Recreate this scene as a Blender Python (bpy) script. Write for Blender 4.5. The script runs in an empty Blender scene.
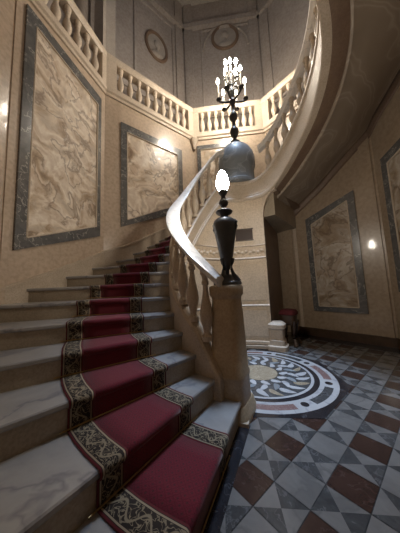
import bpy, math, random
from mathutils import Vector, Matrix
random.seed(7)
S = bpy.context.scene
COL = S.collection
PI = math.pi
cos, sin, rad = math.cos, math.sin, math.radians

# ------------------------------------------------------------------ helpers
def V3(p): return Vector((p[0], p[1], p[2]))
WORLD = {}
def thing(name, label, cat, loc=(0, 0, 0), group=None, rz=0.0):
    o = bpy.data.objects.new(name, None)
    o.empty_display_size = .1
    COL.objects.link(o)
    o.location = loc
    o.rotation_euler = (0, 0, rz)
    o['label'] = label
    o['category'] = cat
    if group: o['group'] = group
    WORLD[o.name] = Vector(loc)
    return o
def tag(o, label=None, cat=None, group=None, kind=None):
    if label: o['label'] = label
    if cat: o['category'] = cat
    if group: o['group'] = group
    if kind: o['kind'] = kind
    return o
def base_of(parent):
    return WORLD.get(parent.name, Vector((0, 0, 0))) if parent else Vector((0, 0, 0))
def mesh(name, vf, mat, parent=None, smooth=False, local=False, loc=None, angle=40):
    """one mesh object; vertices are given in world space unless local"""
    v, f = vf[0], vf[1]
    me = bpy.data.meshes.new(name)
    b = base_of(parent)
    if loc is not None:
        pts = [V3(p) for p in v]
    else:
        pts = [V3(p) if local else V3(p) - b for p in v]
    me.from_pydata([tuple(p) for p in pts], [], f)
    me.update()
    import bmesh
    bm = bmesh.new(); bm.from_mesh(me)
    bmesh.ops.recalc_face_normals(bm, faces=bm.faces)
    bm.to_mesh(me); bm.free()
    mats = mat if isinstance(mat, (list, tuple)) else [mat]
    for m in mats: me.materials.append(m)
    if len(vf) > 2:
        for p, i in zip(me.polygons, vf[2]): p.material_index = i
    if smooth:
        for p in me.polygons: p.use_smooth = True
        me.set_sharp_from_angle(angle=rad(angle))
    o = bpy.data.objects.new(name, me)
    COL.objects.link(o)
    WORLD[o.name] = b.copy()
    if loc is not None:
        o.location = V3(loc) - b
        WORLD[o.name] = V3(loc)
    if parent: o.parent = parent
    return o
def clone(o, loc_world, parent, rz=0.0, label=None):
    c = o.copy(); COL.objects.link(c); c.parent = parent
    c.location = V3(loc_world) - base_of(parent)
    c.rotation_euler = (0, 0, rz)
    WORLD[c.name] = V3(loc_world)
    return c
def join(*parts):
    v, f, m = [], [], []
    for p in parts:
        n = len(v)
        v += list(p[0]); f += [tuple(i + n for i in q) for q in p[1]]
        m += list(p[2]) if len(p) > 2 else [0] * len(p[1])
    return v, f, m
def lathe(prof, n=24, c=(0, 0, 0), cap=True):
    v, f = [], []
    for (r, z) in prof:
        for i in range(n):
            a = 2 * PI * i / n
            v.append((c[0] + r * cos(a), c[1] + r * sin(a), c[2] + z))
    for k in range(len(prof) - 1):
        for i in range(n):
            j = (i + 1) % n
            f.append((k * n + i, k * n + j, (k + 1) * n + j, (k + 1) * n + i))
    if cap:
        f.append(tuple(range(n))[::-1])
        f.append(tuple((len(prof) - 1) * n + i for i in range(n)))
    return v, f
def superlathe(prof, n=32, c=(0, 0, 0), p=4.0, rot=0.0):
    """rounded-square section; prof = (half width, z)"""
    v, f = [], []
    for (r, z) in prof:
        for i in range(n):
            a = 2 * PI * (i + .5) / n
            ca, sa = cos(a), sin(a)
            q = r / (abs(ca) ** p + abs(sa) ** p) ** (1 / p)
            x, y = q * ca, q * sa
            v.append((c[0] + x * cos(rot) - y * sin(rot), c[1] + x * sin(rot) + y * cos(rot), c[2] + z))
    for k in range(len(prof) - 1):
        for i in range(n):
            j = (i + 1) % n
            f.append((k * n + i, k * n + j, (k + 1) * n + j, (k + 1) * n + i))
    f.append(tuple(range(n))[::-1]); f.append(tuple((len(prof) - 1) * n + i for i in range(n)))
    return v, f
def tube(pts, radii, n=10):
    pts = [V3(p) for p in pts]
    if not isinstance(radii, (list, tuple)): radii = [radii] * len(pts)
    v, f = [], []
    up = Vector((0, 0, 1))
    for k, p in enumerate(pts):
        d = (pts[min(k + 1, len(pts) - 1)] - pts[max(k - 1, 0)]).normalized()
        a = d.cross(up)
        if a.length < 1e-3: a = d.cross(Vector((1, 0, 0)))
        a.normalize(); b = d.cross(a)
        for i in range(n):
            t = 2 * PI * i / n
            q = p + a * (cos(t) * radii[k]) + b * (sin(t) * radii[k])
            v.append(tuple(q))
    for k in range(len(pts) - 1):
        for i in range(n):
            j = (i + 1) % n
            f.append((k * n + i, k * n + j, (k + 1) * n + j, (k + 1) * n + i))
    f.append(tuple(range(n))); f.append(tuple((len(pts) - 1) * n + i for i in range(n))[::-1])
    return v, f
def sphere(c, r, n=16, m=10, sz=1.0):
    prof = [(max(1e-4, r * sin(PI * k / m)), -r * sz * cos(PI * k / m)) for k in range(m + 1)]
    return lathe(prof, n, c)
def box8(b, t):
    """bottom quad b, top quad t"""
    v = list(b) + list(t)
    return v, [(3, 2, 1, 0), (4, 5, 6, 7), (0, 1, 5, 4), (1, 2, 6, 5), (2, 3, 7, 6), (3, 0, 4, 7)]
def prism(poly, z0, z1):
    n = len(poly)
    v = [(p[0], p[1], z0) for p in poly] + [(p[0], p[1], z1) for p in poly]
    f = [tuple(range(n))[::-1], tuple(range(n, 2 * n))] + [(i, (i + 1) % n, n + (i + 1) % n, n + i) for i in range(n)]
    return v, f
def sweep(secs, closed=True, caps=True):
    """secs: list of rings of equal length"""
    n = len(secs[0]); v = [p for s in secs for p in s]; f = []
    for k in range(len(secs) - 1):
        for i in range(n if closed else n - 1):
            j = (i + 1) % n
            f.append((k * n + i, k * n + j, (k + 1) * n + j, (k + 1) * n + i))
    if caps and closed:
        f.append(tuple(range(n))[::-1]); f.append(tuple((len(secs) - 1) * n + i for i in range(n)))
    return v, f

# ------------------------------------------------------------------ materials
def mat(name, rough=.5, metallic=0.0, coat=0.0, color=(.5, .5, .5)):
    m = bpy.data.materials.new(name); m.use_nodes = True
    nt = m.node_tree; b = nt.nodes['Principled BSDF']
    b.inputs['Base Color'].default_value = (*color, 1)
    b.inputs['Roughness'].default_value = rough
    b.inputs['Metallic'].default_value = metallic
    b.inputs['Coat Weight'].default_value = coat
    b.inputs['Coat Roughness'].default_value = .08
    return m, nt, b
def N(nt, t, **kw):
    n = nt.nodes.new(t)
    for k, v in kw.items():
        if k in n.inputs: n.inputs[k].default_value = v
        else: setattr(n, k, v)
    return n
def ramp(nt, fac, stops, interp='LINEAR'):
    r = nt.nodes.new('ShaderNodeValToRGB')
    e = r.color_ramp; e.interpolation = interp
    while len(e.elements) < len(stops): e.elements.new(.5)
    for el, (p, c) in zip(e.elements, stops):
        el.position = p; el.color = (*c, 1)
    nt.links.new(fac, r.inputs[0])
    return r.outputs[0]
def mixc(nt, fac, a, b, mode='MIX'):
    n = nt.nodes.new('ShaderNodeMix'); n.data_type = 'RGBA'; n.blend_type = mode
    for s, x in ((0, fac), (6, a), (7, b)):
        if isinstance(x, (int, float)): n.inputs[s].default_value = x
        elif isinstance(x, tuple): n.inputs[s].default_value = (*x, 1)
        else: nt.links.new(x, n.inputs[s])
    return n.outputs[2]
def math_(nt, op, a, b=None, c=None):
    n = nt.nodes.new('ShaderNodeMath'); n.operation = op
    for i, x in enumerate((a, b, c)):
        if x is None: continue
        if isinstance(x, (int, float)): n.inputs[i].default_value = x
        else: nt.links.new(x, n.inputs[i])
    return n.outputs[0]
def bump(nt, b, h, strength=.2, dist=.01):
    n = nt.nodes.new('ShaderNodeBump'); n.inputs['Strength'].default_value = strength
    n.inputs['Distance'].default_value = dist
    nt.links.new(h, n.inputs['Height']); nt.links.new(n.outputs[0], b.inputs['Normal'])

def stone(name, c0, c1, rough=.45, coat=.0, scale=3.0, bmp=.15, speck=True):
    m, nt, b = mat(name, rough, coat=coat)
    tc = N(nt, 'ShaderNodeTexCoord')
    n1 = N(nt, 'ShaderNodeTexNoise', Scale=scale, Detail=6.0, Roughness=.6)
    nt.links.new(tc.outputs['Object'], n1.inputs['Vector'])
    col = ramp(nt, n1.outputs[0], [(.3, c0), (.7, c1)])
    n2 = N(nt, 'ShaderNodeTexNoise', Scale=scale * 14, Detail=3.0)
    nt.links.new(tc.outputs['Object'], n2.inputs['Vector'])
    if speck:
        f = ramp(nt, n2.outputs[0], [(.35, (.82, .8, .78)), (.6, (1, 1, 1))])
        col = mixc(nt, 1.0, col, f, 'MULTIPLY')
    nt.links.new(col, b.inputs['Base Color'])
    bump(nt, b, n2.outputs[0], bmp)
    return m
def veined(name, base0, base1, vein, rough=.25, coat=.3, scale=2.0, vscale=1.6, vw=.04, bright=1.0, vmix=.8):
    m, nt, b = mat(name, rough, coat=coat)
    tc = N(nt, 'ShaderNodeTexCoord')
    w = N(nt, 'ShaderNodeTexNoise', Scale=vscale * .8, Detail=5.0)
    nt.links.new(tc.outputs['Object'], w.inputs['Vector'])
    add = N(nt, 'ShaderNodeMixRGB', blend_type='ADD'); add.inputs[0].default_value = 1.2
    nt.links.new(tc.outputs['Object'], add.inputs[1]); nt.links.new(w.outputs['Color'], add.inputs[2])
    n1 = N(nt, 'ShaderNodeTexNoise', Scale=vscale, Detail=4.0)
    nt.links.new(add.outputs[0], n1.inputs['Vector'])
    n0 = N(nt, 'ShaderNodeTexNoise', Scale=scale, Detail=7.0, Roughness=.65)
    nt.links.new(add.outputs[0], n0.inputs['Vector'])
    col = ramp(nt, n0.outputs[0], [(.32, base0), (.68, base1)])
    d = math_(nt, 'ABSOLUTE', math_(nt, 'SUBTRACT', n1.outputs[0], .5))
    vf = ramp(nt, d, [(0, (vmix,) * 3), (vw, (0, 0, 0))])
    col = mixc(nt, vf, col, vein)
    nt.links.new(col, b.inputs['Base Color'])
    return m

M = {}
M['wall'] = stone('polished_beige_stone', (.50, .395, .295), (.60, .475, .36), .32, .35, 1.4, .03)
M['hall'] = stone('dimmed_hall_stone', (.35, .265, .185), (.43, .335, .24), .32, .35, 1.4, .03)  # wall stone again, darker and browner: the hall's dimness put into the colour
M['wall_up'] = stone('grey_brown_plaster', (.34, .295, .26), (.44, .385, .345), .5, .05, 1.2, .05)
M['mould'] = stone('warm_limestone', (.54, .445, .345), (.64, .54, .43), .5, .0, 4, .1)
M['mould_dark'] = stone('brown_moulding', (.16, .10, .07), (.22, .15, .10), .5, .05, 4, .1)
M['lime'] = stone('pale_limestone', (.47, .385, .29), (.57, .475, .37), .5, .05, 5, .15)
M['well'] = stone('cream_well_stone', (.62, .51, .385), (.72, .60, .46), .5, .0, 3, .08)
M['newel'] = stone('tan_limestone', (.40, .30, .19), (.48, .37, .24), .42, .1, 4, .12)
M['riser'] = stone('tan_riser_marble', (.29, .24, .175), (.385, .325, .245), .4, .1, 5, .1)
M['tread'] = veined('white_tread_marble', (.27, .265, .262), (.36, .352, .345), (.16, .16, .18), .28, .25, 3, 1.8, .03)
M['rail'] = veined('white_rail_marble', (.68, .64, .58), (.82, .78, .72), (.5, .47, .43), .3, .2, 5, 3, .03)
M['grey'] = veined('grey_frame_marble', (.085, .085, .085), (.16, .155, .15), (.5, .48, .44), .25, .35, 6, 3.0, .012, vmix=.7)
M['drum'] = veined('blue_grey_marble', (.15, .165, .18), (.23, .25, .265), (.3, .32, .33), .5, .1, 2, 2, .03)
M['black'] = veined('black_marble', (.012, .012, .016), (.03, .03, .036), (.12, .12, .13), .22, .3, 5, 3, .008, vmix=.5)
M['fl_white'] = veined('white_floor_marble', (.14, .138, .138), (.20, .196, .192), (.12, .12, .12), .25, .25, 4, 2, .03)
M['fl_grey'] = veined('grey_floor_marble', (.045, .048, .052), (.078, .082, .086), (.13, .13, .14), .25, .25, 8, 4, .02)
M['fl_brown'] = veined('brown_floor_marble', (.034, .018, .015), (.055, .03, .024), (.08, .05, .045), .25, .25, 6, 4, .02)
M['med_white'] = veined('bright_white_marble', (.38, .38, .39), (.48, .48, .49), (.28, .28, .3), .25, .25, 4, 2, .02)
M['fl_red'] = veined('red_brown_marble', (.17, .10, .095), (.25, .16, .15), (.35, .28, .26), .25, .25, 12, 6, .02)
M['fl_gold'] = veined('ochre_marble', (.24, .19, .13), (.34, .28, .2), (.45, .4, .3), .25, .25, 12, 6, .02)
M['bronze'] = stone('dark_bronze', (.03, .031, .035), (.055, .056, .06), .42, .15, 8, .15)
M['iron'] = stone('black_iron', (.012, .011, .011), (.026, .023, .022), .45, .1, 9, .1)
M['plaster'] = stone('relief_plaster', (.34, .30, .26), (.44, .39, .34), .6, .0, 5, .1)
M['ceiling'] = stone('ceiling_plaster', (.4, .36, .31), (.48, .43, .37), .7, 0, 2, .05)
M['candle'] = mat('candle_sleeve', .5, color=(.8, .74, .6))[0]
M['dark_vent'] = mat('dark_vent_metal', .6, color=(.05, .03, .022))[0]
M['brass'] = mat('brass', .3, 1.0, color=(.38, .26, .12))[0]
M['wood'] = stone('dark_walnut', (.05, .028, .017), (.10, .06, .036), .4, .2, 7, .1)
M['velvet'] = stone('dark_red_velvet', (.08, .008, .010), (.12, .014, .016), .9, 0, 20, .2)

def onyx(name, seed, dark=1.0, rough=.22, coat=.35):
    m, nt, b = mat(name, rough, coat=coat)
    tc = N(nt, 'ShaderNodeTexCoord')
    mp = N(nt, 'ShaderNodeMapping'); mp.inputs['Location'].default_value = (seed * 3.1, seed * 1.7, seed)
    mp.inputs['Rotation'].default_value = (.5, .6, .2 + seed)
    nt.links.new(tc.outputs['Object'], mp.inputs[0])
    w = N(nt, 'ShaderNodeTexNoise', Scale=1.3, Detail=5.0, Distortion=.6)
    nt.links.new(mp.outputs[0], w.inputs['Vector'])
    add = N(nt, 'ShaderNodeMixRGB', blend_type='ADD'); add.inputs[0].default_value = 1.3
    nt.links.new(mp.outputs[0], add.inputs[1]); nt.links.new(w.outputs['Color'], add.inputs[2])
    wv = N(nt, 'ShaderNodeTexWave', Scale=.9, Distortion=6.0, Detail=4.0)
    wv.inputs['Detail Scale'].default_value = 1.6
    nt.links.new(add.outputs[0], wv.inputs['Vector'])
    n0 = N(nt, 'ShaderNodeTexNoise', Scale=2.6, Detail=8.0, Roughness=.65, Distortion=1.0)
    nt.links.new(add.outputs[0], n0.inputs['Vector'])
    k = dark
    c1 = ramp(nt, wv.outputs[0], [(.0, (.30 * k, .20 * k, .12 * k)), (.3, (.60 * k, .47 * k, .33 * k)), (.7, (.84 * k, .75 * k, .64 * k)), (1, (.52 * k, .39 * k, .28 * k))])
    c2 = ramp(nt, n0.outputs[0], [(.30, (.16 * k, .10 * k, .06 * k)), (.42, (.55 * k, .42 * k, .29 * k)), (.55, (.86 * k, .78 * k, .67 * k)), (.72, (.56 * k, .45 * k, .33 * k))])
    c = mixc(nt, .5, c1, c2)
    n1 = N(nt, 'ShaderNodeTexNoise', Scale=1.5, Detail=5.0)
    nt.links.new(add.outputs[0], n1.inputs['Vector'])
    d = math_(nt, 'ABSOLUTE', math_(nt, 'SUBTRACT', n1.outputs[0], .5))
    vf = ramp(nt, d, [(0, (.75,) * 3), (.022, (0, 0, 0))])
    c = mixc(nt, vf, c, (.20 * k, .135 * k, .09 * k))
    nt.links.new(c, b.inputs['Base Color'])
    return m
M['onyx1'] = onyx('banded_onyx', 0.3, 1.0, .6, .0)
M['onyx2'] = onyx('cream_breccia', 1.4, 1.1, .3, .12)
M['onyx3'] = onyx('brown_onyx', 2.3, .66)
M['onyx4'] = onyx('pale_onyx', 3.7, 1.0)

def soffit_mat():
    m, nt, b = mat('painted_soffit', .55, coat=.05)
    tc = N(nt, 'ShaderNodeTexCoord')
    n = N(nt, 'ShaderNodeTexNoise', Scale=1.4, Detail=2.0)
    nt.links.new(tc.outputs['Object'], n.inputs['Vector'])
    add = N(nt, 'ShaderNodeMixRGB', blend_type='ADD'); add.inputs[0].default_value = .9
    nt.links.new(tc.outputs['Object'], add.inputs[1]); nt.links.new(n.outputs['Color'], add.inputs[2])
    w = N(nt, 'ShaderNodeTexWave', Scale=1.3, Distortion=2.5, Detail=1.0)
    w.wave_type = 'RINGS'
    nt.links.new(add.outputs[0], w.inputs['Vector'])
    col = ramp(nt, w.outputs[0], [(.0, (.29, .235, .175)), (.8, (.315, .255, .195)), (.92, (.40, .335, .26)), (1, (.315, .255, .195))])
    nt.links.new(col, b.inputs['Base Color'])
    return m
M['soffit'] = soffit_mat()

def carpet_field():
    m, nt, b = mat('red_carpet_pile', .95)
    uv = N(nt, 'ShaderNodeUVMap')
    sp = N(nt, 'ShaderNodeSeparateXYZ'); nt.links.new(uv.outputs[0], sp.inputs[0])
    p = .045
    x = math_(nt, 'DIVIDE', sp.outputs[0], p); y = math_(nt, 'DIVIDE', sp.outputs[1], p)
    a = math_(nt, 'ABSOLUTE', math_(nt, 'SUBTRACT', math_(nt, 'FRACT', math_(nt, 'ADD', x, y)), .5))
    c = math_(nt, 'ABSOLUTE', math_(nt, 'SUBTRACT', math_(nt, 'FRACT', math_(nt, 'SUBTRACT', x, y)), .5))
    d = math_(nt, 'MAXIMUM', a, c)
    col = ramp(nt, d, [(.10, (.08, .012, .018)), (.2, (.145, .008, .022)), (.42, (.145, .008, .022)), (.5, (.10, .006, .014))])
    nz = N(nt, 'ShaderNodeTexNoise', Scale=160.0, Detail=2.0)
    nt.links.new(uv.outputs[0], nz.inputs['Vector'])
    col = mixc(nt, 1.0, col, ramp(nt, nz.outputs[0], [(.3, (.75,) * 3), (.7, (1, 1, 1))]), 'MULTIPLY')
    nt.links.new(col, b.inputs['Base Color'])
    b.inputs['Sheen Weight'].default_value = .15
    bump(nt, b, nz.outputs[0], .5, .004)
    return m
def carpet_border():
    m, nt, b = mat('arabesque_carpet_border', .95)
    uv = N(nt, 'ShaderNodeUVMap')
    sp = N(nt, 'ShaderNodeSeparateXYZ'); nt.links.new(uv.outputs[0], sp.inputs[0])
    u, v = sp.outputs[0], sp.outputs[1]        # u 0..1 over the border, v metres
    # scrolling vine: a sine line with leaf curls
    ph = math_(nt, 'MULTIPLY', v, 2 * PI / .12)
    s = math_(nt, 'MULTIPLY', math_(nt, 'SINE', ph), .20)
    vine = math_(nt, 'ABSOLUTE', math_(nt, 'SUBTRACT', math_(nt, 'SUBTRACT', u, .5), s))
    vw = ramp(nt, vine, [(.03, (1,) * 3), (.06, (0,) * 3)])
    vec = N(nt, 'ShaderNodeCombineXYZ')
    nt.links.new(math_(nt, 'MULTIPLY', u, .15), vec.inputs[0]); nt.links.new(v, vec.inputs[1])
    ns = N(nt, 'ShaderNodeTexNoise', Scale=26.0, Detail=1.0, Distortion=1.6)
    nt.links.new(vec.outputs[0], ns.inputs['Vector'])
    curl = ramp(nt, math_(nt, 'ABSOLUTE', math_(nt, 'SUBTRACT', ns.outputs[0], .5)), [(.025, (1,) * 3), (.05, (0,) * 3)])
    pat = math_(nt, 'MAXIMUM', vw, curl)
    edge = math_(nt, 'ABSOLUTE', math_(nt, 'SUBTRACT', u, .5))
    inside = ramp(nt, edge, [(.33, (1,) * 3), (.345, (0,) * 3)])
    col = mixc(nt, math_(nt, 'MULTIPLY', pat, inside), (.02, .014, .012), (.23, .19, .13))
    l1 = ramp(nt, math_(nt, 'ABSOLUTE', math_(nt, 'SUBTRACT', edge, .385)), [(.025, (1,) * 3), (.03, (0,) * 3)])
    col = mixc(nt, l1, col, (.33, .27, .19))
    l2 = ramp(nt, edge, [(.43, (0,) * 3), (.44, (1,) * 3)])
    col = mixc(nt, l2, col, (.11, .012, .018))
    nt.links.new(col, b.inputs['Base Color'])
    return m
M['cfield'] = carpet_field(); M['cborder'] = carpet_border()
def emit(name, c, s):
    m = bpy.data.materials.new(name); m.use_nodes = True
    b = m.node_tree.nodes['Principled BSDF']
    b.inputs['Base Color'].default_value = (*c, 1)
    b.inputs['Emission Color'].default_value = (*c, 1); b.inputs['Emission Strength'].default_value = s
    return m
GLOBE_E, FLAME_E = 180.0, 215.0
M['globe'] = emit('glowing_globe', (1.0, .91, .78), GLOBE_E)
M['flame'] = emit('candle_bulb_glow', (1.0, .90, .76), FLAME_E)

# ------------------------------------------------------------------ plan of the stair hall
CX, CY = .6864, 2.6591                      # axis of the stair well
HR = .167                                   # riser height
R_IN, R_CURB0, R_CURB1 = 1.09, .97, 1.09
def P(th, r, z): return (CX + r * cos(rad(th)), CY + r * sin(rad(th)), z)
def th_of(phi): return -104.0 - phi         # phi grows clockwise from the foot of the stair
STEP_PHI = {}
for k in range(1, 11): STEP_PHI[k] = 10.3 * k
for k in range(11, 18): STEP_PHI[k] = 103 + 7 * (k - 10)
for k in range(18, 32): STEP_PHI[k] = 206.3 + 10.3 * (k - 18)
def nos(phi):
    if phi <= 103: return phi / 10.3 * HR
    if phi <= 152: return 1.67 + (phi - 103) / 7 * HR
    if phi <= 196: return 17 * HR
    return 17 * HR + (phi - 196) / 10.3 * HR
def nosS(phi, w=10):                        # softened
    return sum(nos(phi + d * w / 4) for d in range(-4, 5)) / 9
def wall_line(na, A):
    n = (cos(rad(na)), sin(rad(na))); return n[0], n[1], n[0] * CX + n[1] * CY + A
def isect(a, b):
    D = a[0] * b[1] - a[1] * b[0]
    return ((a[2] * b[1] - a[1] * b[2]) / D, (a[0] * b[2] - a[2] * b[0]) / D)
W1, W2, W3, W4, W5 = wall_line(163.8, 2.668), wall_line(129, 2.36), wall_line(84, 2.36), wall_line(39, 2.31), wall_line(-6, 2.36)
V12, V23, V34, V45 = isect(W1, W2), isect(W2, W3), isect(W3, W4), isect(W4, W5)
def along(p, heading, d): return (p[0] + d * sin(rad(heading)), p[1] + d * cos(rad(heading)))
V01 = along(V12, 196.2, 2.35)
V0E = along(V01, 141, 2.7)
V0S = (V0E[0], -2.6)
V56 = along(V45, 186, 1.95)
V6E = along(V56, 231, 1.7)
V6S = (V6E[0], -2.6)
PLAN = [V0S, V0E, V01, V12, V23, V34, V45, V56, V6E, V6S]
def rmax(th):
    dx, dy = cos(rad(th)), sin(rad(th)); best = 9
    for a, b in zip(PLAN, PLAN[1:] + PLAN[:1]):
        ex, ey = b[0] - a[0], b[1] - a[1]
        D = dx * ey - dy * ex
        if abs(D) < 1e-9: continue
        ax, ay = a[0] - CX, a[1] - CY
        t = (ax * ey - ay * ex) / D; s = (ax * dy - ay * dx) / D
        if t > 0 and -1e-6 <= s <= 1 + 1e-6: best = min(best, t)
    return best
ZG0, ZG1 = 5.08, 5.30                       # gallery fascia
ZTOP = 10.6

# ------------------------------------------------------------------ room shell
def wall(name, a, b, z0, z1, m, t=.25):
    ex, ey = b[0] - a[0], b[1] - a[1]; L = math.hypot(ex, ey); ex /= L; ey /= L
    nx, ny = -ey, ex                        # left of a->b is outside for the clockwise plan
    q = [a, b, (b[0] + nx * t, b[1] + ny * t), (a[0] + nx * t, a[1] + ny * t)]
    return tag(mesh(name, prism(q, z0, z1), m), kind='structure')
wall('wall_entrance_west', V0S, V0E, 0, ZG0, M['wall'])
wall('wall_southwest', V0E, V01, 0, ZG0, M['wall'])
wall('wall_west', V01, V12, 0, ZG0, M['wall'])
wall('wall_northwest', V12, V23, 0, ZG0, M['wall'])
wall('wall_north', V23, V34, 0, ZG0, M['wall'])
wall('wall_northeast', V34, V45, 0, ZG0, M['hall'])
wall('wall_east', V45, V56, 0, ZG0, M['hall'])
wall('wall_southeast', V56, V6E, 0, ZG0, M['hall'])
wall('wall_entrance_east', V6E, V6S, 0, ZG0, M['wall'])
wall('wall_south', V6S, V0S, 0, ZG0, M['wall'])
# upper walls, set back behind the gallery
RC = .72
def off(W, d): return (W[0], W[1], W[2] + d)
WS = (0.0, -1.0, 1.6)                        # south side of the upper hall
U1, U2, U3, U4, U5 = off(W1, RC), off(W2, RC), off(W3, RC), off(W4, RC), off(W5, RC)
T12, T23, T34, T45 = isect(U1, U2), isect(U2, U3), isect(U3, U4), isect(U4, U5)
T5S, T1S = isect(U5, WS), isect(U1, WS)
UP = [T1S, T12, T23, T34, T45, T5S]
for nm, a, b in (('wall_upper_west', T1S, T12), ('wall_upper_northwest', T12, T23), ('wall_upper_north', T23, T34),
                 ('wall_upper_northeast', T34, T45), ('wall_upper_east', T45, T5S), ('wall_upper_south', T5S, T1S)):
    wall(nm, a, b, ZG0, ZTOP, M['wall_up'])
# gallery floor: a ring around the open well, closed over the entrance
def ring(outer, inner, z0, z1):
    n = len(outer)
    v = []
    for z in (z0, z1): v += [(*p, z) for p in outer] + [(*p, z) for p in inner]
    f = []
    for i in range(n - 1):
        j = i + 1
        f += [(i, j, n + j, n + i), (2 * n + i, 3 * n + i, 3 * n + j, 2 * n + j), (n + i, n + j, 3 * n + j, 3 * n + i), (i, 2 * n + i, 2 * n + j, j)]
    f += [(0, n, 3 * n, 2 * n), (n - 1, 3 * n - 1, 4 * n - 1, 2 * n - 1)][:1]
    return v, f
IN = [V01, V12, V23, V34, V45, V56]
tag(mesh('floor_gallery', ring(UP, [V01, V12, V23, V34, V45, V56], ZG0 + .02, ZG1 - .04), M['mould']), kind='structure')
tag(mesh('floor_gallery_landing', prism([V01, V0E, (V0E[0], -1.7), (V6E[0], -1.7), V6E, V56][::-1], ZG0 + .02, ZG1 - .04), M['mould']), kind='structure')
tag(mesh('ceiling_entrance', prism([V0E, V0S, V6S, V6E][::-1], ZG0 - .02, ZG0 + .02), M['ceiling']), kind='structure')
# ceiling with a square lantern opening for daylight
ccx, ccy, ch = CX, CY, 1.0
ceil_in = [(ccx - ch, ccy - ch), (ccx - ch, ccy + ch), (ccx, ccy + ch * 1.2), (ccx + ch, ccy + ch), (ccx + ch, ccy), (ccx + ch, ccy - ch)]
UPc = UP + [UP[0]]; INc = ceil_in + [ceil_in[0]]
tag(mesh('ceiling', ring(UPc, INc, ZTOP - .02, ZTOP + .2), M['ceiling']), kind='structure')

# ------------------------------------------------------------------ floor of laid marble
A39 = rad(39)
UX, UY = (cos(A39), sin(A39)), (sin(A39), -cos(A39))
def UVp(u, v): return (CX + u * UX[0] + v * UY[0], CY + u * UX[1] + v * UY[1])
def inside(p, poly):
    c = False
    for a, b in zip(poly, poly[1:] + poly[:1]):
        if (a[1] > p[1]) != (b[1] > p[1]) and p[0] < (b[0] - a[0]) * (p[1] - a[1]) / (b[1] - a[1]) + a[0]: c = not c
    return c
fv, ff, fm = [], [], []
pu, pv, u0, v0, g = .195, .193, -1.335, .707, .002
for i in range(-14, 26):
    for j in range(-16, 16):
        ua, ub, va, vb = u0 + i * pu + g, u0 + (i + 1) * pu - g, v0 + j * pv + g, v0 + (j + 1) * pv - g
        if not inside(UVp((ua + ub) / 2, (va + vb) / 2), PLAN): continue
        n = len(fv)
        fv += [(*UVp(ua, va), 0), (*UVp(ub, va), 0), (*UVp(ub, vb), 0), (*UVp(ua, vb), 0)]
        if (i + j) % 2 == 0:
            ff.append((n, n + 1, n + 2, n + 3)); fm.append(2 if j % 2 == 0 else 0)
        else:
            fv.append((*UVp((ua + ub) / 2, (va + vb) / 2), 0))
            ubrown = (j % 2 == 0)           # brown tiles lie before and after along u
            ff += [(n + 3, n, n + 4), (n + 1, n + 2, n + 4), (n, n + 1, n + 4), (n + 2, n + 3, n + 4)]
            fm += [0, 0, 1, 1] if ubrown else [1, 1, 0, 0]
n = len(fv)
big = [(-3.2, -2.7), (3.9, -2.7), (3.9, 5.6), (-3.2, 5.6)]
fv += [(*p, -.004) for p in big] + [(*p, -.2) for p in big]
ff += [(n, n + 1, n + 2, n + 3), (n + 4, n + 5, n + 6, n + 7)] + [(n + i, n + (i + 1) % 4, n + 4 + (i + 1) % 4, n + 4 + i) for i in range(4)]
fm += [3] * 6
tag(mesh('floor', (fv, ff, fm), [M['fl_white'], M['fl_grey'], M['fl_brown'], M['fl_grey']]), kind='structure')

# dark baseboards of the hall wall to the right of the stair
def strip_along(a, b, z0, z1, d, m, name, s0=0.0, s1=None):
    ex, ey = b[0] - a[0], b[1] - a[1]; L = math.hypot(ex, ey); ex /= L; ey /= L
    s1 = L if s1 is None else s1
    nx, ny = ey, -ex
    p, q = (a[0] + ex * s0, a[1] + ey * s0), (a[0] + ex * s1, a[1] + ey * s1)
    return prism([p, (p[0] + nx * d, p[1] + ny * d), (q[0] + nx * d, q[1] + ny * d), q], z0, z1)
tag(mesh('baseboard_northeast', strip_along(V34, V45, 0, .16, .035, None, '', .3), M['wood']), kind='structure')
tag(mesh('baseboard_east', strip_along(V45, V56, 0, .16, .035, None, ''), M['wood']), kind='structure')
tag(mesh('baseboard_southeast', strip_along(V56, V6E, 0, .16, .035, None, ''), M['wood']), kind='structure')

tag(mesh('floor_border', join(strip_along(V34, V45, -.001, .003, .30, None, '', .3), strip_along(V45, V56, -.001, .0031, .20, None, '')), M['black']), kind='structure')
bd = []
for q in range(9):
    r = 1.02 + 1.9 * q / 8
    a, b2 = th_of(10.3) + math.degrees(-.005 / r), th_of(10.3) + math.degrees(.085 / r)
    bd.append([P(a, r, -.001), P(b2, r, -.001), P(b2, r, .0025), P(a, r, .0025)])
tag(mesh('floor_border', sweep(bd), M['black']), kind='structure')
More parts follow.
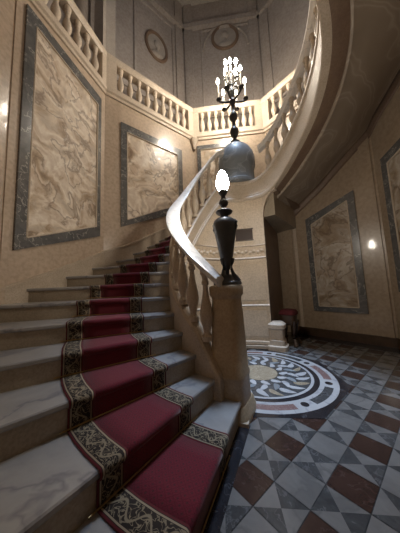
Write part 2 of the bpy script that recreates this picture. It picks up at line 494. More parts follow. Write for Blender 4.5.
# ------------------------------------------------------------------ floor medallion
med = thing('floor_medallion', 'round black and white marble medallion inlaid in the floor inside the stair well', 'floor inlay', (CX, CY, 0))
Z = .003
octo = [UVp(.885 / cos(PI / 8) * cos(PI / 8 + k * PI / 4), .885 / cos(PI / 8) * sin(PI / 8 + k * PI / 4)) for k in range(8)]
mesh('octagon_slab', prism(octo, -.001, Z), M['black'], med)
def annulus(r0, r1, z0, z1, a0=0, a1=360, n=72):
    full = abs(a1 - a0) >= 360
    secs = []
    for k in range(n + 1):
        a = a0 + (a1 - a0) * k / n
        secs.append([P(a, r0, z0), P(a, r1, z0), P(a, r1, z1), P(a, r0, z1)])
    return sweep(secs, True, not full)
mesh('outer_ring', annulus(.67, .847, Z, Z + .002), M['med_white'], med)
for k in range(8):
    a = -73.5 + 45 * k
    mesh('ring_insert', annulus(.715, .795, Z + .002, Z + .0035, a + 7.5, a + 37.5, 12), M['fl_red'] if k % 2 else M['fl_grey'], med)
    c = P(a, .752, Z + .002)
    mesh('ring_dot', lathe([(.037, 0), (.037, .0015)], 20, c), M['black'], med)
mesh('rosette_ground', annulus(.225, .61, Z, Z + .002), M['fl_grey'], med)
mesh('rosette_rim', annulus(.585, .615, Z + .002, Z + .003), M['med_white'], med)
def petal(a, r0, r1, w, z, bend):
    pts_l, pts_r = [], []
    for k in range(9):
        t = k / 8; r = r0 + (r1 - r0) * t
        half = w * (sin(PI * min(1, t * .95 + .05)) ** .7) * .5
        aa = a + bend * t * t
        pts_l.append((aa - math.degrees(half / r), r)); pts_r.append((aa + math.degrees(half / r), r))
    poly = pts_l + pts_r[::-1]
    v = [P(x, r, z) for x, r in poly] + [P(x, r, z + .0015) for x, r in poly]
    n = len(poly)
    return v, [tuple(range(n)), tuple(range(n, 2 * n))] + [(i, (i + 1) % n, n + (i + 1) % n, n + i) for i in range(n)]
for k in range(24):
    mesh('petal', petal(k * 15, .43, .578, .085 if k % 2 else .07, Z + .002, 9), M['med_white'] if k % 3 else M['fl_gold'], med)
for k in range(18):
    mesh('middle_petal', petal(k * 20 + 5, .33, .46, .07, Z + .0032, -9), M['med_white'] if k % 2 else M['drum'], med)
for k in range(14):
    mesh('inner_petal', petal(k * 25.7 + 8, .24, .35, .075, Z + .0044, 10), M['med_white'], med)
mesh('centre_disc', lathe([(.232, 0), (.232, .002)], 48, (CX, CY, Z)), M['fl_gold'], med)

# ------------------------------------------------------------------ wall under the stair
secs = []
for k in range(61):
    phi = 6 + (196 - 6) * k / 60
    zt = max(.03, nosS(phi) - .12)
    secs.append([P(th_of(phi), .985, -.002), P(th_of(phi), 1.06, -.002), P(th_of(phi), 1.06, zt), P(th_of(phi), .985, zt)])
tag(mesh('wall_under_stair', sweep(secs), M['well'], smooth=True, angle=30), kind='structure')
# end wall closing the space below the landing
te = th_of(196)
ra = rmax(te) - .0
e0, e1 = P(te, .985, 0), P(te, ra, 0)
dx, dy = -sin(rad(te)), cos(rad(te))
tag(mesh('wall_under_landing', prism([e0[:2], (e0[0] + dx * .12, e0[1] + dy * .12), (e1[0] + dx * .12, e1[1] + dy * .12), e1[:2]], -.002, 17 * HR - .06), M['mould_dark']), kind='structure')
# plinth and frieze around the well wall
def band(name, r, w, z0, z1, p0, p1, m, slope=False, n=60, bul=0.0):
    ss = []
    for k in range(n + 1):
        phi = p0 + (p1 - p0) * k / n
        ss.append([P(th_of(phi), r, z0), P(th_of(phi), r - w, z0 + .012), P(th_of(phi), r - w - bul, (z0 + z1) / 2), P(th_of(phi), r - w, z1 - .012), P(th_of(phi), r, z1)])
    return tag(mesh(name, sweep(ss), m, smooth=True, angle=30), kind='structure')
band('trim_1', .99, .05, 0, .07, 40, 200, M['lime'])
band('trim_2', .99, .03, .07, .14, 40, 200, M['well'])
band('trim_3', .99, .018, .72, .765, 60, 196, M['well'], bul=.008)
band('trim_4', .99, .03, 1.56, 1.61, 92, 196, M['well'], bul=.01)
band('trim_5', .99, .022, 1.80, 1.83, 105, 196, M['well'], bul=.006)
# carved scrolls in the frieze
fv = []
for k in range(22):
    phi = 108 + k * 4.0
    c = P(th_of(phi), .984, 1.70 + .012 * (1 if k % 2 else -1))
    fv.append(sphere(c, .03, 8, 6, 1.2))
    fv.append(tube([P(th_of(phi + t * 4 / 6), .98, 1.70 + .045 * sin(t / 6 * 2 * PI) * (1 if k % 2 else -1)) for t in range(7)], .010, 6))
tag(mesh('trim_6', join(*fv), M['well'], smooth=True), kind='structure')
# raised ashlar panels on the well wall
for k, (p0, p1) in enumerate(((108, 136), (139, 166), (169, 193))):
    for z0, z1 in ((.2, .68), (.82, 1.5)):
        ss = []
        for q in range(11):
            t = th_of(p0 + (p1 - p0) * q / 10)
            ss.append([P(t, .99, z0), P(t, .974, z0 + .014), P(t, .974, z1 - .014), P(t, .99, z1)])
        tag(mesh('trim_7', sweep(ss), M['well'], smooth=True, angle=25), kind='structure')
# ------------------------------------------------------------------ staircase
def grow(phi):
    u = min(1, max(0, (phi - 225) / 70)); return .085 * u * u * (3 - 2 * u)
stair = thing('marble_staircase', 'curved marble staircase winding up around the open well', 'staircase', (CX, CY, 0))
def arc_solid(p0, p1, r0, ro, z0, z1, n=6, front=0.0):
    """wedge between phi p0..p1; front = overhang of the leading edge in metres"""
    ss = []
    for k in range(n + 1):
        phi = p0 + (p1 - p0) * k / n; t = th_of(phi)
        def pt(r, z):
            d = math.degrees(front / r) if k == 0 else 0
            return P(t + d, r, z)
        R = min(rmax(t) - ro, RLIM)
        ss.append([pt(r0, z0), pt(R, z0), pt(R, z1), pt(r0, z1)])
    return sweep(ss)
def tread_mesh(p0, p1, r0, ro, z1, th=.034, over=.022, n=6):
    ss = []
    def ringp(phi, d, za, zb):
        t = th_of(phi); R = min(rmax(t) - ro, RLIM)
        return [P(t + math.degrees(d / r0), r0, za), P(t + math.degrees(d / R), R, za), P(t + math.degrees(d / R), R, zb), P(t + math.degrees(d / r0), r0, zb)]
    z0 = z1 - th
    ss.append(ringp(p0, over, z0 + .008, z1 - .008))
    ss.append(ringp(p0, over - .006, z0, z1))
    for k in range(n + 1):
        ss.append(ringp(p0 + (p1 - p0) * k / n, 0, z0, z1))
    return sweep(ss)
for k in range(1, 31):
    p0 = STEP_PHI[k]; p1 = STEP_PHI[k + 1]
    if k == 17: p1 = 206.3
    top = k * HR
    low = -.002 if k <= 3 else max(0, (k - 3) * HR)
    if k > 17: low = top - .045
    r0 = R_IN - .03 if k > 2 else (.93 if k == 1 else 1.0)
    pe = p1 + (1.5 if k != 17 else .5)
    RLIM = 9 if k <= 17 else 1.38
    st = mesh('step' if k != 17 else 'landing', arc_solid(p0, pe, r0, .01, low, top - .034, 8 if k != 17 else 20), M['riser'], stair)
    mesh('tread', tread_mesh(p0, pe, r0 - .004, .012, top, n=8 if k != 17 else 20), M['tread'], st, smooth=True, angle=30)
# curb and fascia along the well
def curb(p0, p1, n, name, m):
    ss = []
    for k in range(n + 1):
        phi = p0 + (p1 - p0) * k / n; z = nosS(phi); t = th_of(phi)
        e = min(1, max(0, (phi - p0) / 12)) if p0 < 20 else 1
        zb = max(.0, z - .17 - .09 * min(1, max(0, (phi - 190) / 20)) - .10 * min(1, max(0, (phi - 235) / 50))); zt = z + .06 + .17 * e
        prof = [(R_CURB1, zb), (R_CURB1, zt - .03), (R_CURB1 - .015, zt), (R_CURB0 + .01, zt), (R_CURB0 - .012, zt - .02), (R_CURB0 - .012, zt - .06), (R_CURB0 + .006, zt - .075),
                (R_CURB0 + .006, zb + .12), (R_CURB0 - .006, zb + .11), (R_CURB0 - .006, zb + .075), (R_CURB0 - .016, zb + .06), (R_CURB0 - .016, zb + .015), (R_CURB0, zb)]
        ss.append([P(t, r + grow(phi), zz) for r, zz in prof])
    return mesh(name, sweep(ss), m, stair, smooth=True, angle=25)
curb(17, 338, 150, 'well_string', M['lime'])
# white marble string climbing the outer wall
ss = []
for k in range(81):
    phi = 30 + (152 - 30) * k / 80; t = th_of(phi); R = rmax(t)
    u = min(1, max(0, (phi - 62) / 36)); off_ = .07 + .17 * u
    z = nosS(phi)
    ss.append([P(t, R, z - .3), P(t, R - .03, z - .3), P(t, R - .03, z + off_ - .035), P(t, R - .045, z + off_ - .03), P(t, R - .045, z + off_), P(t, R, z + off_ + .008)])
mesh('wall_string', sweep(ss), M['lime'], stair, smooth=True, angle=25)
# soffit of the upper flight: rises towards the outer wall like a shallow vault
def sof(phi, r):
    R = rmax(th_of(phi)); a = 1.10
    g = max(0, min(.21, (phi - 199) / 22 * .21)) + max(0, min(.40, (phi - 221) / 24 * .40))
    u = min(1, max(0, (r - a) / (R - a)))
    return nos(phi) - .30 - .10 * min(1, max(0, (phi - 235) / 50)) * (1 - u) + g * u ** 1.8
ss = []
for k in range(71):
    phi = 197 + (338 - 197) * k / 70; t = th_of(phi); z = nos(phi); R = rmax(t); a = 1.06 + grow(phi)
    rr = [a + .04 + (R - a - .04) * q / 12 for q in range(13)]
    prof = [(a, sof(phi, a) + .03)] + [(r, sof(phi, r) + .025) for r in rr]
    prof += [(r, sof(phi, r) + .12) for r in rr[::-1]] + [(a, sof(phi, a) + .12)]
    ss.append([P(t, r, zz) for r, zz in prof])
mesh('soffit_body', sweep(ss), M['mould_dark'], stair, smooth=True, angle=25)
ss = []
for k in range(71):
    phi = 197 + (338 - 197) * k / 70; t = th_of(phi); R = rmax(t)
    a, b = 1.235 + grow(phi), R - .10
    prof = [(a, .035), (a, -.01), (a + .025, -.025), (a + .06, -.01)]
    prof += [(a + .06 + (b - a - .12) * q / 8, -.006) for q in range(1, 8)]
    prof += [(b - .06, -.01), (b - .025, -.025), (b, -.01), (b, .035)]
    ss.append([P(t, r, sof(phi, r) + zz) for r, zz in prof])
mesh('soffit_panel', sweep(ss), M['soffit'], stair, smooth=True, angle=25)
# scrolled corbel where the upper flight leaves the well wall
def cove(r0, r1, name, m, hgt, span):
    ss = []
    for q in range(9):
        r = r0 + (r1 - r0) * q / 8
        low = [P(te - span * (1 - cos(PI / 2 * t / 8)), r, (nos(199) - .30 - hgt) + (hgt + nos(196 + span) - nos(199)) * sin(PI / 2 * t / 8)) for t in range(9)]
        ss.append(low + [P(te - span, r, nos(196 + span) - .2), P(te + .5, r, nos(196 + span) - .2), P(te + .5, r, low[0][2])])
    return mesh(name, sweep(ss), m, stair, smooth=True, angle=30)
cove(.985, 1.07, 'corbel', M['mould'], .30, 14)
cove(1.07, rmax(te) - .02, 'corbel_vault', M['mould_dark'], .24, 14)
# splayed foot of the end wall
ft = []
mesh('end_plinth', superlathe([(.16, 0), (.16, .07), (.13, .085), (.13, .16), (.11, .18), (.11, .34), (.14, .36), (.14, .42), (.09, .46)], 28, (*P(te - 4, 1.07, 0)[:2], 0), 5, rad(te)), M['mould'], stair, smooth=True)

# ------------------------------------------------------------------ stair balustrade
BAL = [(.052, 0), (.052, .035), (.036, .045), (.030, .06), (.040, .10), (.056, .15), (.060, .19), (.052, .24), (.034, .31), (.024, .37), (.023, .40),
       (.034, .412), (.034, .43), (.025, .442), (.030, .47), (.045, .49), (.045, .52)]
def rail_off(phi):
    if phi < 152: return .93
    if phi < 200: return .93 - .13 * (phi - 152) / 48
    return .80
def railing(name, label, p0, p1, rail_mat, bal_mat, step=9.6, n=90, first=None):
    t0 = P(th_of((p0 + p1) / 2), 1.02, nos((p0 + p1) / 2))
    T = thing(name, label, 'balustrade', t0)
    ss = []
    for k in range(n + 1):
        phi = p0 + (p1 - p0) * k / n; t = th_of(phi); z = nosS(phi) + rail_off(phi)
        c = 1.02 + grow(phi)
        prof = [(c - .05, z - .095), (c + .05, z - .095), (c + .06, z - .075), (c + .085, z - .055), (c + .088, z - .025), (c + .06, z - .004), (c, z), (c - .06, z - .004), (c - .088, z - .025), (c - .085, z - .055), (c - .06, z - .075)]
        ss.append([P(t, r, zz) for r, zz in prof])
    mesh('handrail', sweep(ss), rail_mat, T, smooth=True, angle=35)
    proto = None
    phi = p0 + (first if first is not None else step * .6)
    while phi < p1 - 2:
        z0 = nosS(phi) + .215; z1 = nosS(phi) + rail_off(phi) - .075
        pos = P(th_of(phi), 1.025 + grow(phi), z0)
        if proto is None:
            proto = mesh('baluster', lathe(BAL, 18), bal_mat, T, smooth=True, loc=pos)
            b = proto
        else: b = clone(proto, pos, T)
        b.scale = (1, 1, (z1 - z0) / .52)
        phi += step
    return T
railing('stair_balustrade', 'curved stone balustrade with white marble handrail rising from the bronze lamp', 16, 158, M['rail'], M['lime'], first=9)
railing('stair_balustrade', 'curved balustrade of the upper flight climbing overhead beyond the candelabrum', 196, 338, M['rail'], M['lime'], first=9)

# drum pedestal on the landing
DP = P(83, 1.25, 17 * HR)
drum = thing('drum_pedestal', 'blue-grey bell-topped stone drum on the landing carrying the candelabrum', 'pedestal', DP)
mesh('shaft', lathe([(.13, .0), (.13, .20), (.30, .225), (.37, .24), (.37, .29), (.35, .31), (.335, .55), (.35, .60), (.37, .66), (.37, .74)], 40, DP), M['drum'], drum, smooth=True)
mesh('bell_top', lathe([(.37, .74), (.37, .82), (.345, .93), (.29, 1.03), (.20, 1.12), (.12, 1.17), (.10, 1.21), (.001, 1.212)], 40, DP), M['drum'], drum, smooth=True)
ZD = DP[2] + 1.21

# ------------------------------------------------------------------ newel pedestal
NP = (.240, 1.905, 0)
newel = thing('newel_pedestal', 'tapering tan stone newel at the foot of the stair', 'pedestal', NP)
nrot = rad(-119)
mesh('plinth', superlathe([(.185, -.001), (.185, .05), (.178, .06), (.172, .10), (.158, .12)], 40, NP, 5, nrot), M['newel'], newel, smooth=True)
mesh('shaft', superlathe([(.150, .12), (.146, .30), (.152, .315), (.152, .34), (.143, .355), (.130, .75), (.118, .98)], 40, NP, 5, nrot), M['newel'], newel, smooth=True)
mesh('cap', superlathe([(.118, .98), (.121, 1.0), (.136, 1.02), (.139, 1.085), (.134, 1.10), (.115, 1.11)], 40, NP, 5, nrot), M['newel'], newel, smooth=True)

# ------------------------------------------------------------------ bronze vase lamp
LP = (NP[0] + .018, NP[1], 1.112)
lamp = thing('vase_lamp', 'dark bronze urn-shaped lamp with glowing globe on the stair newel', 'lamp', LP)
mesh('foot', superlathe([(.118, 0), (.118, .022), (.108, .034), (.085, .045), (.062, .07), (.030, .10)], 32, LP, 4, nrot), M['bronze'], lamp, smooth=True)
for k in range(3):
    a = rad(95 + 120 * k)
    pts = [(LP[0] + r * cos(a), LP[1] + r * sin(a), LP[2] + z) for r, z in ((.108, .028), (.088, .06), (.058, .10), (.043, .15), (.05, .20), (.060, .25))]
    mesh('leg', tube(pts, [.024, .023, .018, .014, .016, .02], 8), M['bronze'], lamp, smooth=True)
mesh('body', lathe([(.020, .09), (.022, .14), (.036, .17), (.050, .21), (.066, .285), (.082, .38), (.100, .48), (.112, .55), (.114, .585), (.104, .62), (.08, .642), (.05, .655), (.034, .665)], 32, LP), M['bronze'], lamp, smooth=True)
for k in range(2):
    a = rad(-119 + 90 + 180 * k)
    pts = [(LP[0] + r * cos(a), LP[1] + r * sin(a), LP[2] + z) for r, z in ((.104, .52), (.120, .555), (.121, .595), (.10, .615))]
    mesh('handle', tube(pts, .012, 8), M['bronze'], lamp, smooth=True)
mesh('collar', lathe([(.03, .66), (.04, .675), (.076, .70), (.084, .715), (.07, .73), (.035, .745), (.02, .765)], 28, LP), M['bronze'], lamp, smooth=True)
mesh('burner_cup', lathe([(.02, .76), (.040, .785), (.047, .805), (.038, .83), (.024, .85), (.022, .88), (.038, .90), (.048, .925), (.035, .935)], 28, LP), M['bronze'], lamp, smooth=True)
tag(mesh('globe', lathe([(.033, .93), (.051, .953), (.061, .985), (.062, 1.025), (.054, 1.07), (.038, 1.11), (.019, 1.14), (.004, 1.15)], 28, LP), M['globe'], lamp, smooth=True), 'glowing white glass globe')

# ------------------------------------------------------------------ candelabrum
KP = (DP[0], DP[1], ZD)
can = thing('candelabrum', 'black iron candelabrum with lit candles on the drum pedestal', 'candelabrum', KP)
mesh('base', lathe([(.11, -.003), (.11, .02), (.07, .04), (.045, .07)], 24, KP), M['iron'], can, smooth=True)
mesh('stem', lathe([(.045, .06), (.04, .14), (.075, .20), (.095, .26), (.09, .31), (.06, .36), (.04, .40), (.036, .50), (.06, .54), (.085, .58), (.09, .64), (.065, .70), (.04, .74), (.036, .90),
                    (.06, .93), (.075, .97), (.06, 1.01), (.034, 1.05), (.055, 1.12), (.08, 1.18), (.055, 1.24), (.03, 1.32), (.026, 1.66)], 20, KP), M['iron'], can, smooth=True)
FL = [(.001, 0), (.022, .015), (.034, .05), (.030, .085), (.015, .125), (.001, .15)]
def candle_arm(ang, R, z0, zc, hc):
    a = rad(ang)
    pt = lambda r, z: (KP[0] + r * cos(a), KP[1] + r * sin(a), KP[2] + z)
    arm = mesh('arm', join(tube([pt(.02, z0), pt(R * .35, z0 - .015), pt(R * .7, z0 - .01), pt(R * .95, z0 + .01), pt(R, zc - .015)], .021, 8),
                           lathe([(.018, -.03), (.05, -.015), (.055, 0), (.024, .004)], 14, pt(R, zc))), M['iron'], can, smooth=True)
    mesh('candle', lathe([(.018, 0), (.018, hc)], 12, pt(R, zc)), M['candle'], arm, smooth=True)
    mesh('flame', lathe(FL, 12, pt(R, zc + hc - .002)), M['flame'], arm, smooth=True)
for k in range(6): candle_arm(0 + 60 * k, .29, .98, 1.04, .36)
for k in range(4): candle_arm(40 + 90 * k, .15, 1.36, 1.42, .32)
top = mesh('top_socket', lathe([(.024, 1.64), (.05, 1.66), (.05, 1.675), (.018, 1.68)], 14, KP), M['iron'], can, smooth=True)
mesh('candle', lathe([(.018, 1.675), (.018, 1.90)], 12, KP), M['candle'], top, smooth=True)
mesh('flame', lathe(FL, 12, (KP[0], KP[1], KP[2] + 1.898)), M['flame'], top, smooth=True)

# ------------------------------------------------------------------ carpet runner
CR0, CR1, CB = 1.41, 2.07, .135
prof = [(STEP_PHI[1] - 1.0, 0.006, 0)]
path = []                                   # (phi, tangential push towards the walker in m, z)
for k in range(1, 18):
    p = STEP_PHI[k]; z = k * HR
    path += [(p, .008, z - HR + .006), (p, .010, z - .045), (p, .028, z - .038), (p, .036, z - .018), (p, .032, z), (p, .024, z + .006), (p, .0, z + .007)]
    pn = STEP_PHI[k + 1] if k < 17 else 190
    nsub = 3 if k < 17 else 14
    for q in range(1, nsub + 1):
        path.append((p + (pn - p) * q / (nsub + .15), 0, z + .007))
def carpet_strip(name, r0, r1, m, parent, n=2):
    v, f, uvs = [], [], []
    L = 0; prev = None; Ls = []
    for (phi, d, z) in path:
        c = V3(P(th_of(phi) + math.degrees(d / 1.74), 1.74, z))
        if prev is not None: L += (c - prev).length
        prev = c; Ls.append(L)
        for q in range(n + 1):
            r = r0 + (r1 - r0) * q / n
            v.append(P(th_of(phi) + math.degrees(d / r), r, z))
    for k in range(len(path) - 1):
        for q in range(n):
            a = k * (n + 1) + q
            f.append((a, a + 1, a + n + 2, a + n + 1))
    o = mesh(name, (v, f), m, parent, smooth=True, angle=60)
    me = o.data; lay = me.uv_layers.new(name='UVMap')
    for li, lp in enumerate(me.loops):
        vi = lp.vertex_index; k, q = divmod(vi, n + 1)
        uu = (q / n) if m is M['cborder'] else (r0 + (r1 - r0) * q / n)
        lay.data[li].uv = (uu, Ls[k])
    so = o.modifiers.new('thick', 'SOLIDIFY'); so.thickness = .005; so.offset = 0
    return o
carpet = thing('stair_carpet', 'red carpet runner with black and cream scroll borders down the marble stair', 'carpet', P(th_of(15), 1.74, .1))
carpet_strip('field', CR0 + CB, CR1 - CB, M['cfield'], carpet, 4)
tag(carpet_strip('border', CR0, CR0 + CB, M['cborder'], carpet, 2), 'black border with cream scrollwork on the well side')
tag(carpet_strip('border', CR1 - CB, CR1, M['cborder'], carpet, 2), 'black border with cream scrollwork on the wall side')
ORD = 'first second third fourth fifth sixth seventh eighth ninth tenth eleventh twelfth thirteenth fourteenth fifteenth sixteenth seventeenth'.split()
for k in range(1, 14):
    t = th_of(STEP_PHI[k]); z = (k - 1) * HR + .018
    dd = .020
    a = P(t + math.degrees(dd / (CR0 - .04)), CR0 - .04, z); b = P(t + math.degrees(dd / (CR1 + .04)), CR1 + .04, z)
    mid = ((a[0] + b[0]) / 2, (a[1] + b[1]) / 2, z)
    r = tag(mesh('stair_rod', tube([a, b], .0045, 8), M['brass'], None, smooth=True),
            'thin brass carpet rod at the foot of the %s riser from the floor' % ORD[k - 1], 'carpet rod', 'brass carpet rods')

# ------------------------------------------------------------------ marble wall panels
def wall_frame(a, b, s, z, d):
    ex, ey = b[0] - a[0], b[1] - a[1]; L = math.hypot(ex, ey); ex /= L; ey /= L
    return (a[0] + ex * s + ey * d, a[1] + ey * s - ex * d, z)
def panel(label, a, b, outer, inner, m, group='framed marble wall panels', bead=True):
    so = sum(p[0] for p in outer) / 4
    T = thing('framed_marble_inlay', label, 'wall panel', wall_frame(a, b, so, min(p[1] for p in outer), 0), group)
    F = lambda s, z, d: wall_frame(a, b, s, z, d)
    v = [F(s, z, 0.0) for s, z in outer] + [F(s, z, .03) for s, z in outer] + [F(s, z, .03) for s, z in inner] + [F(s, z, .0) for s, z in inner]
    f = []
    for i in range(4):
        j = (i + 1) % 4
        f += [(i, j, 4 + j, 4 + i), (4 + i, 4 + j, 8 + j, 8 + i), (8 + i, 8 + j, 12 + j, 12 + i)]
    mesh('frame', (v, f), M['grey'], T)
    v = [F(s, z, .001) for s, z in inner] + [F(s, z, .014) for s, z in inner]
    mesh('slab', (v, [(0, 1, 2, 3), (4, 5, 6, 7)] + [(i, (i + 1) % 4, 4 + (i + 1) % 4, 4 + i) for i in range(4)]), m, T)
    if bead:
        pts = [F(s, z, .026) for s, z in inner]
        mesh('bead', join(*[tube([pts[i], pts[(i + 1) % 4]], .012, 6) for i in range(4)]), M['mould'], T, smooth=True)
    return T
LW1 = math.hypot(V12[0] - V01[0], V12[1] - V01[1])
q = lambda s: LW1 + s
panel('tall framed onyx panel beside the lower stair, ending under the side gallery', V01, V12,
      [(q(-1.44), 1.62), (q(-.12), 2.10), (q(-.12), 4.86), (q(-1.44), 4.98)], [(q(-1.31), 1.80), (q(-.21), 2.26), (q(-.21), 4.66), (q(-1.31), 4.80)], M['onyx1'])
panel('cream framed marble panel beside the top of the red carpet', V12, V23,
      [(.31, 2.36), (1.84, 2.99), (1.84, 4.63), (.31, 4.63)], [(.44, 2.53), (1.70, 3.14), (1.70, 4.45), (.44, 4.45)], M['onyx2'])
panel('small pale marble panel high behind the bronze lamp globe', V23, V34,
      [(.09, 3.3), (1.1, 3.3), (1.1, 4.92), (.09, 4.92)], [(.2, 3.42), (.99, 3.42), (.99, 4.8), (.2, 4.8)], M['onyx4'])
panel('brown framed marble panel on the hall wall below the rising soffit', V34, V45,
      [(.83, .52), (1.72, .52), (1.72, 2.78), (.83, 2.47)], [(.94, .62), (1.60, .62), (1.60, 2.62), (.94, 2.33)], M['onyx3'])
panel('framed marble panel cut off by the right edge of the photo', V45, V56,
      [(.16, .9), (1.1, .9), (1.1, 3.3), (.16, 3.1)], [(.28, 1.02), (.98, 1.02), (.98, 3.14), (.28, 2.96)], M['onyx3'])
# raised pilaster strips beside panels
tag(mesh('trim_8', join(strip_along(V01, V12, 0, ZG0, .03, None, '', q(-1.56), q(-1.50)), prism([wall_frame(V01, V12, q(-2.2), 0, 0)[:2], wall_frame(V01, V12, q(-2.2), 0, .105)[:2], wall_frame(V01, V12, q(-1.52), 0, .01)[:2], wall_frame(V01, V12, q(-1.52), 0, 0)[:2]], 0, ZG0)), M['wall']), kind='structure')
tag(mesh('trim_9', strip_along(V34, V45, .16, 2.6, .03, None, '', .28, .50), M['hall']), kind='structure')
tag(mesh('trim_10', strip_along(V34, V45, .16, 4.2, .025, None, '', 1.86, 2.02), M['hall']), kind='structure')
tag(mesh('trim_11', strip_along(V34, V45, .16, 2.6, .018, None, '', .54, .60), M['mould']), kind='structure')
# crown moulding where the soffit meets the hall wall
ss = []
for k in range(60):
    phi = 199 + (290 - 199) * k / 59; t = th_of(phi); R = rmax(t); z = sof(phi, R)
    ss.append([P(t, R, z - .17), P(t, R - .03, z - .15), P(t, R - .05, z - .06), P(t, R - .13, z - .01), P(t, R - .13, z + .03), P(t, R, z + .03)])
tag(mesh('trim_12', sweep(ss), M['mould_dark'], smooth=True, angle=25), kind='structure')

# ------------------------------------------------------------------ gallery
GBAL = [(.062, 0), (.062, .05), (.042, .06), (.036, .08), (.05, .14), (.068, .20), (.072, .25), (.06, .31), (.038, .39), (.028, .45), (.03, .47), (.042, .485), (.042, .51), (.032, .52), (.05, .55), (.058, .60)]
def gallery(label, a, b, s0, s1, ped0, ped1, skip=()):
    T = thing('gallery_balustrade', label, 'balustrade', wall_frame(a, b, (s0 + s1) / 2, ZG0, 0), 'stone gallery balustrades')
    F = lambda s, z, d: wall_frame(a, b, s, z, d)
    def bar(prof, sa, sb):
        return sweep([[F(s, z, d) for d, z in prof] for s in (sa, sb)])
    mesh('base_course', bar([(-.16, ZG0 + .03), (0.0, ZG0), (.03, ZG0 + .01), (.035, ZG0 + .06), (.065, ZG0 + .085), (.07, ZG0 + .12), (.045, ZG0 + .14), (.045, ZG0 + .22), (-.16, ZG0 + .22)], s0, s1), M['mould'], T, smooth=True, angle=25)
    mesh('handrail', bar([(-.15, 5.90), (.02, 5.90), (.045, 5.93), (.06, 5.98), (.055, 6.03), (.02, 6.06), (-.15, 6.06), (-.18, 6.0)], s0, s1), M['mould'], T, smooth=True, angle=25)
    for sa, sb in ((s0, s0 + ped0), (s1 - ped1, s1)):
        if sb - sa > .02: mesh('pier', bar([(-.15, ZG1), (.042, ZG1), (.042, 5.90), (-.15, 5.90)], sa, sb), M['mould'], T)
    L = (s1 - ped1) - (s0 + ped0); n = max(1, round(L / .2)); proto = None
    for k in range(n):
        s = s0 + ped0 + L * (k + .5) / n
        pos = F(s, ZG1, -.05)
        if proto is None: proto = mesh('baluster', lathe(GBAL, 16), M['mould'], T, smooth=True, loc=pos)
        else: clone(proto, pos, T)
    return T
L12 = math.hypot(V23[0] - V12[0], V23[1] - V12[1]); L23 = math.hypot(V34[0] - V23[0], V34[1] - V23[1]); L34 = math.hypot(V45[0] - V34[0], V45[1] - V34[1]); L45 = 1.95
gallery('gallery balustrade running above the tall onyx panel', V01, V12, .3, LW1, .15, .12)
gallery('gallery balustrade above the cream marble panel', V12, V23, 0, L12, .22, .17)
gallery('gallery balustrade on the end wall behind the candelabrum', V23, V34, 0, L23, .17, .2)
gallery('gallery balustrade above the hall wall, behind the upper flight', V34, V45, 0, L34, .2, .2)
b0 = wall_frame(V12, V23, L12 - .02, 0, .06)
tag(mesh('trim_18', superlathe([(.03, 0), (.05, .05), (.045, .12), (.08, .2), (.10, .3)], 20, (b0[0], b0[1], 4.80), 3), M['mould'], smooth=True), kind='structure')
# corner pillar standing on the gallery
cpos = wall_frame(V01, V12, LW1 - .02, 0, -.06)
tag(mesh('trim_13', prism([wall_frame(V01, V12, LW1 - .10, 0, .03)[:2], wall_frame(V12, V23, .0, 0, .03)[:2], wall_frame(V12, V23, .20, 0, .0)[:2], wall_frame(V12, V23, .16, 0, -.18)[:2], wall_frame(V01, V12, LW1 - .10, 0, -.2)[:2]], 6.06, ZTOP), M['plaster']), kind='structure')
# upper wall mouldings: corner pilasters and a cornice
for a, b in ((T12, T23), (T23, T34), (T34, T45)):
    L = math.hypot(b[0] - a[0], b[1] - a[1])
    tag(mesh('trim_14', join(strip_along(a, b, ZG1, ZTOP, .05, None, '', .05, .32), strip_along(a, b, ZG1, ZTOP, .05, None, '', L - .32, L - .05),
                             strip_along(a, b, 9.6, 9.75, .12, None, ''), strip_along(a, b, 6.35, 6.42, .04, None, '', .32, L - .32)), M['wall_up']), kind='structure')
def medallion(label, a, b, s, z, rx, rz):
    T = thing('relief_medallion', label, 'wall relief', wall_frame(a, b, s, z - rz, .0), 'oval relief medallions')
    F = lambda x, y, d: wall_frame(a, b, s + x, z + y, d)
    ss = []
    for k in range(41):
        t = 2 * PI * k / 40
        ss.append([F((rx + o) * cos(t), (rz + o) * sin(t), d) for o, d in ((-.05, .005), (-.04, .04), (0, .06), (.04, .04), (.05, .005))])
    mesh('frame', sweep(ss, True, False), M['mould_dark'], T, smooth=True)
    n = 32; v = [F(rx * .96 * cos(2 * PI * k / n), rz * .96 * sin(2 * PI * k / n), .012) for k in range(n)] + [F(0, 0, .03)]
    mesh('disc', (v, [(k, (k + 1) % n, n) for k in range(n)]), M['plaster'], T, smooth=True)
    # head and shoulders in low relief
    def lump(x, y, w, h, d):
        vv, f2 = [], []
        for i in range(7):
            for j in range(16):
                rr = sin(PI / 2 * i / 6); hh = cos(PI / 2 * i / 6)
                t = 2 * PI * j / 16
                vv.append(F(x + w * rr * cos(t), y + h * rr * sin(t), .015 + d * hh))
        for i in range(6):
            for j in range(16):
                f2.append((i * 16 + j, i * 16 + (j + 1) % 16, (i + 1) * 16 + (j + 1) % 16, (i + 1) * 16 + j))
        return vv, f2
    mesh('bust', join(lump(0, .12 * rz, rx * .32, rz * .34, .07), lump(0, -.3 * rz, rx * .16, rz * .25, .05), lump(0, -.62 * rz, rx * .55, rz * .28, .055)), M['plaster'], T, smooth=True)
    return T
LU2 = math.hypot(T23[0] - T12[0], T23[1] - T12[1])
medallion('oval relief medallion on the upper wall above the cream panel side', T12, T23, LU2 - .98, 8.25, .33, .42)
medallion('round relief medallion on the upper end wall above the candelabrum', T23, T34, 1.38, 9.15, .40, .42)
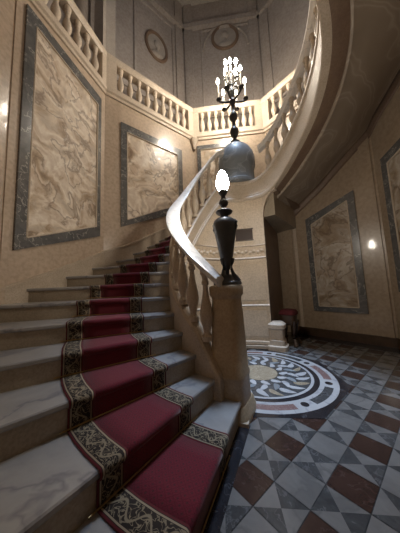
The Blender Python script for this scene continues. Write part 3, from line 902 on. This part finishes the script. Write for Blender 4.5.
# panel mouldings around the medallions
def rect_mould(name, a, b, s0, s1, z0, z1):
    F = lambda s, z: wall_frame(a, b, s, z, .012)
    c = [F(s0, z0), F(s1, z0), F(s1, z1), F(s0, z1)]
    tag(mesh(name, join(*[tube([c[i], c[(i + 1) % 4]], .03, 6) for i in range(4)]), M['wall_up'], smooth=True), kind='structure')
rect_mould('trim_15', T12, T23, LU2 - 1.65, LU2 - .42, 6.7, 9.4)
rect_mould('trim_16', T23, T34, .6, 2.15, 6.7, 9.5)
# arch over the end wall medallion
tag(mesh('trim_17', tube([wall_frame(T23, T34, 1.38 + .72 * cos(PI * k / 20), 8.75 + .8 * sin(PI * k / 20), .015) for k in range(21)], .04, 8), M['plaster'], smooth=True), kind='structure')

# ------------------------------------------------------------------ small things under the stair
vt = th_of(181)
VP = P(81, .985, 1.93)
vent = thing('wall_vent', 'dark rectangular vent in the curved wall beside the bronze lamp', 'vent', VP)
def curved_plate(t0, t1, r, d, z0, z1, n=8):
    return sweep([[P(t, r, z0), P(t, r - d, z0), P(t, r - d, z1), P(t, r, z1)] for t in [t0 + (t1 - t0) * k / n for k in range(n + 1)]])
mesh('grille', curved_plate(72, 90, .99, .012, 1.93, 2.13), M['dark_vent'], vent)
mesh('frame', join(curved_plate(71.3, 90.7, .99, .02, 1.915, 1.935), curved_plate(71.3, 90.7, .99, .02, 2.125, 2.145)), M['wood'], vent)

BP = P(50.5, 1.42, 0)
bench = thing('carved_stand', 'dark carved wooden stand with dark red top at the end of the stair wall', 'stand', BP, rz=rad(-40))
mesh('cushion', superlathe([(.12, .53), (.145, .545), (.145, .585), (.12, .625), (.05, .64)], 28, (0, 0, 0), 5), M['velvet'], bench, smooth=True, local=True)
mesh('apron', superlathe([(.10, .36), (.13, .40), (.125, .46), (.14, .535)], 28, (0, 0, 0), 4), M['wood'], bench, smooth=True, local=True)
for sx in (-1, 1):
    for sy in (-1, 1):
        mesh('leg', tube([(sx * .115, sy * .115, 0), (sx * .13, sy * .13, .02), (sx * .09, sy * .09, .13), (sx * .095, sy * .095, .26), (sx * .115, sy * .115, .44)], [.034, .034, .024, .034, .036], 8), M['wood'], bench, smooth=True, local=True)

# ------------------------------------------------------------------ light
def area(name, loc, rot, size, power, color):
    l = bpy.data.lights.new(name, 'AREA'); l.energy = power; l.color = color; l.shape = 'SQUARE'; l.size = size
    l.spread = rad(26)
    o = bpy.data.objects.new(name, l); o.location = loc; o.rotation_euler = rot; COL.objects.link(o)
    return o
area('skylight', (CX, CY, ZTOP + .1), (0, 0, 0), 1.2, 27, (.55, .73, 1.0))
# even pale blue sky background; the entrance end is walled off
w = bpy.data.worlds.new('World'); S.world = w; w.use_nodes = True
w.node_tree.nodes['Background'].inputs[0].default_value = (.55, .72, 1.0, 1); w.node_tree.nodes['Background'].inputs[1].default_value = .6

# ------------------------------------------------------------------ camera
cd = bpy.data.cameras.new('Camera'); cam = bpy.data.objects.new('Camera', cd); COL.objects.link(cam)
pitch, roll = .1034, -.041
Fv = Vector((0, cos(pitch), sin(pitch))); R0 = Vector((1, 0, 0)); U0 = R0.cross(Fv)
Rv = R0 * cos(roll) + U0 * sin(roll); Uv = -R0 * sin(roll) + U0 * cos(roll)
mtx = Matrix((Rv, Uv, -Fv)).transposed().to_4x4(); mtx.translation = Vector((0, 0, 1.1))
cam.matrix_world = mtx
cd.sensor_fit = 'VERTICAL'; cd.sensor_height = 36; cd.lens = 200 / 533 * 36
cd.clip_start = .05
S.camera = cam
S.view_settings.view_transform = 'Standard'; S.view_settings.look = 'None'
S.view_settings.exposure = 0.15; S.view_settings.gamma = 1.0; S.view_settings.use_curve_mapping = False
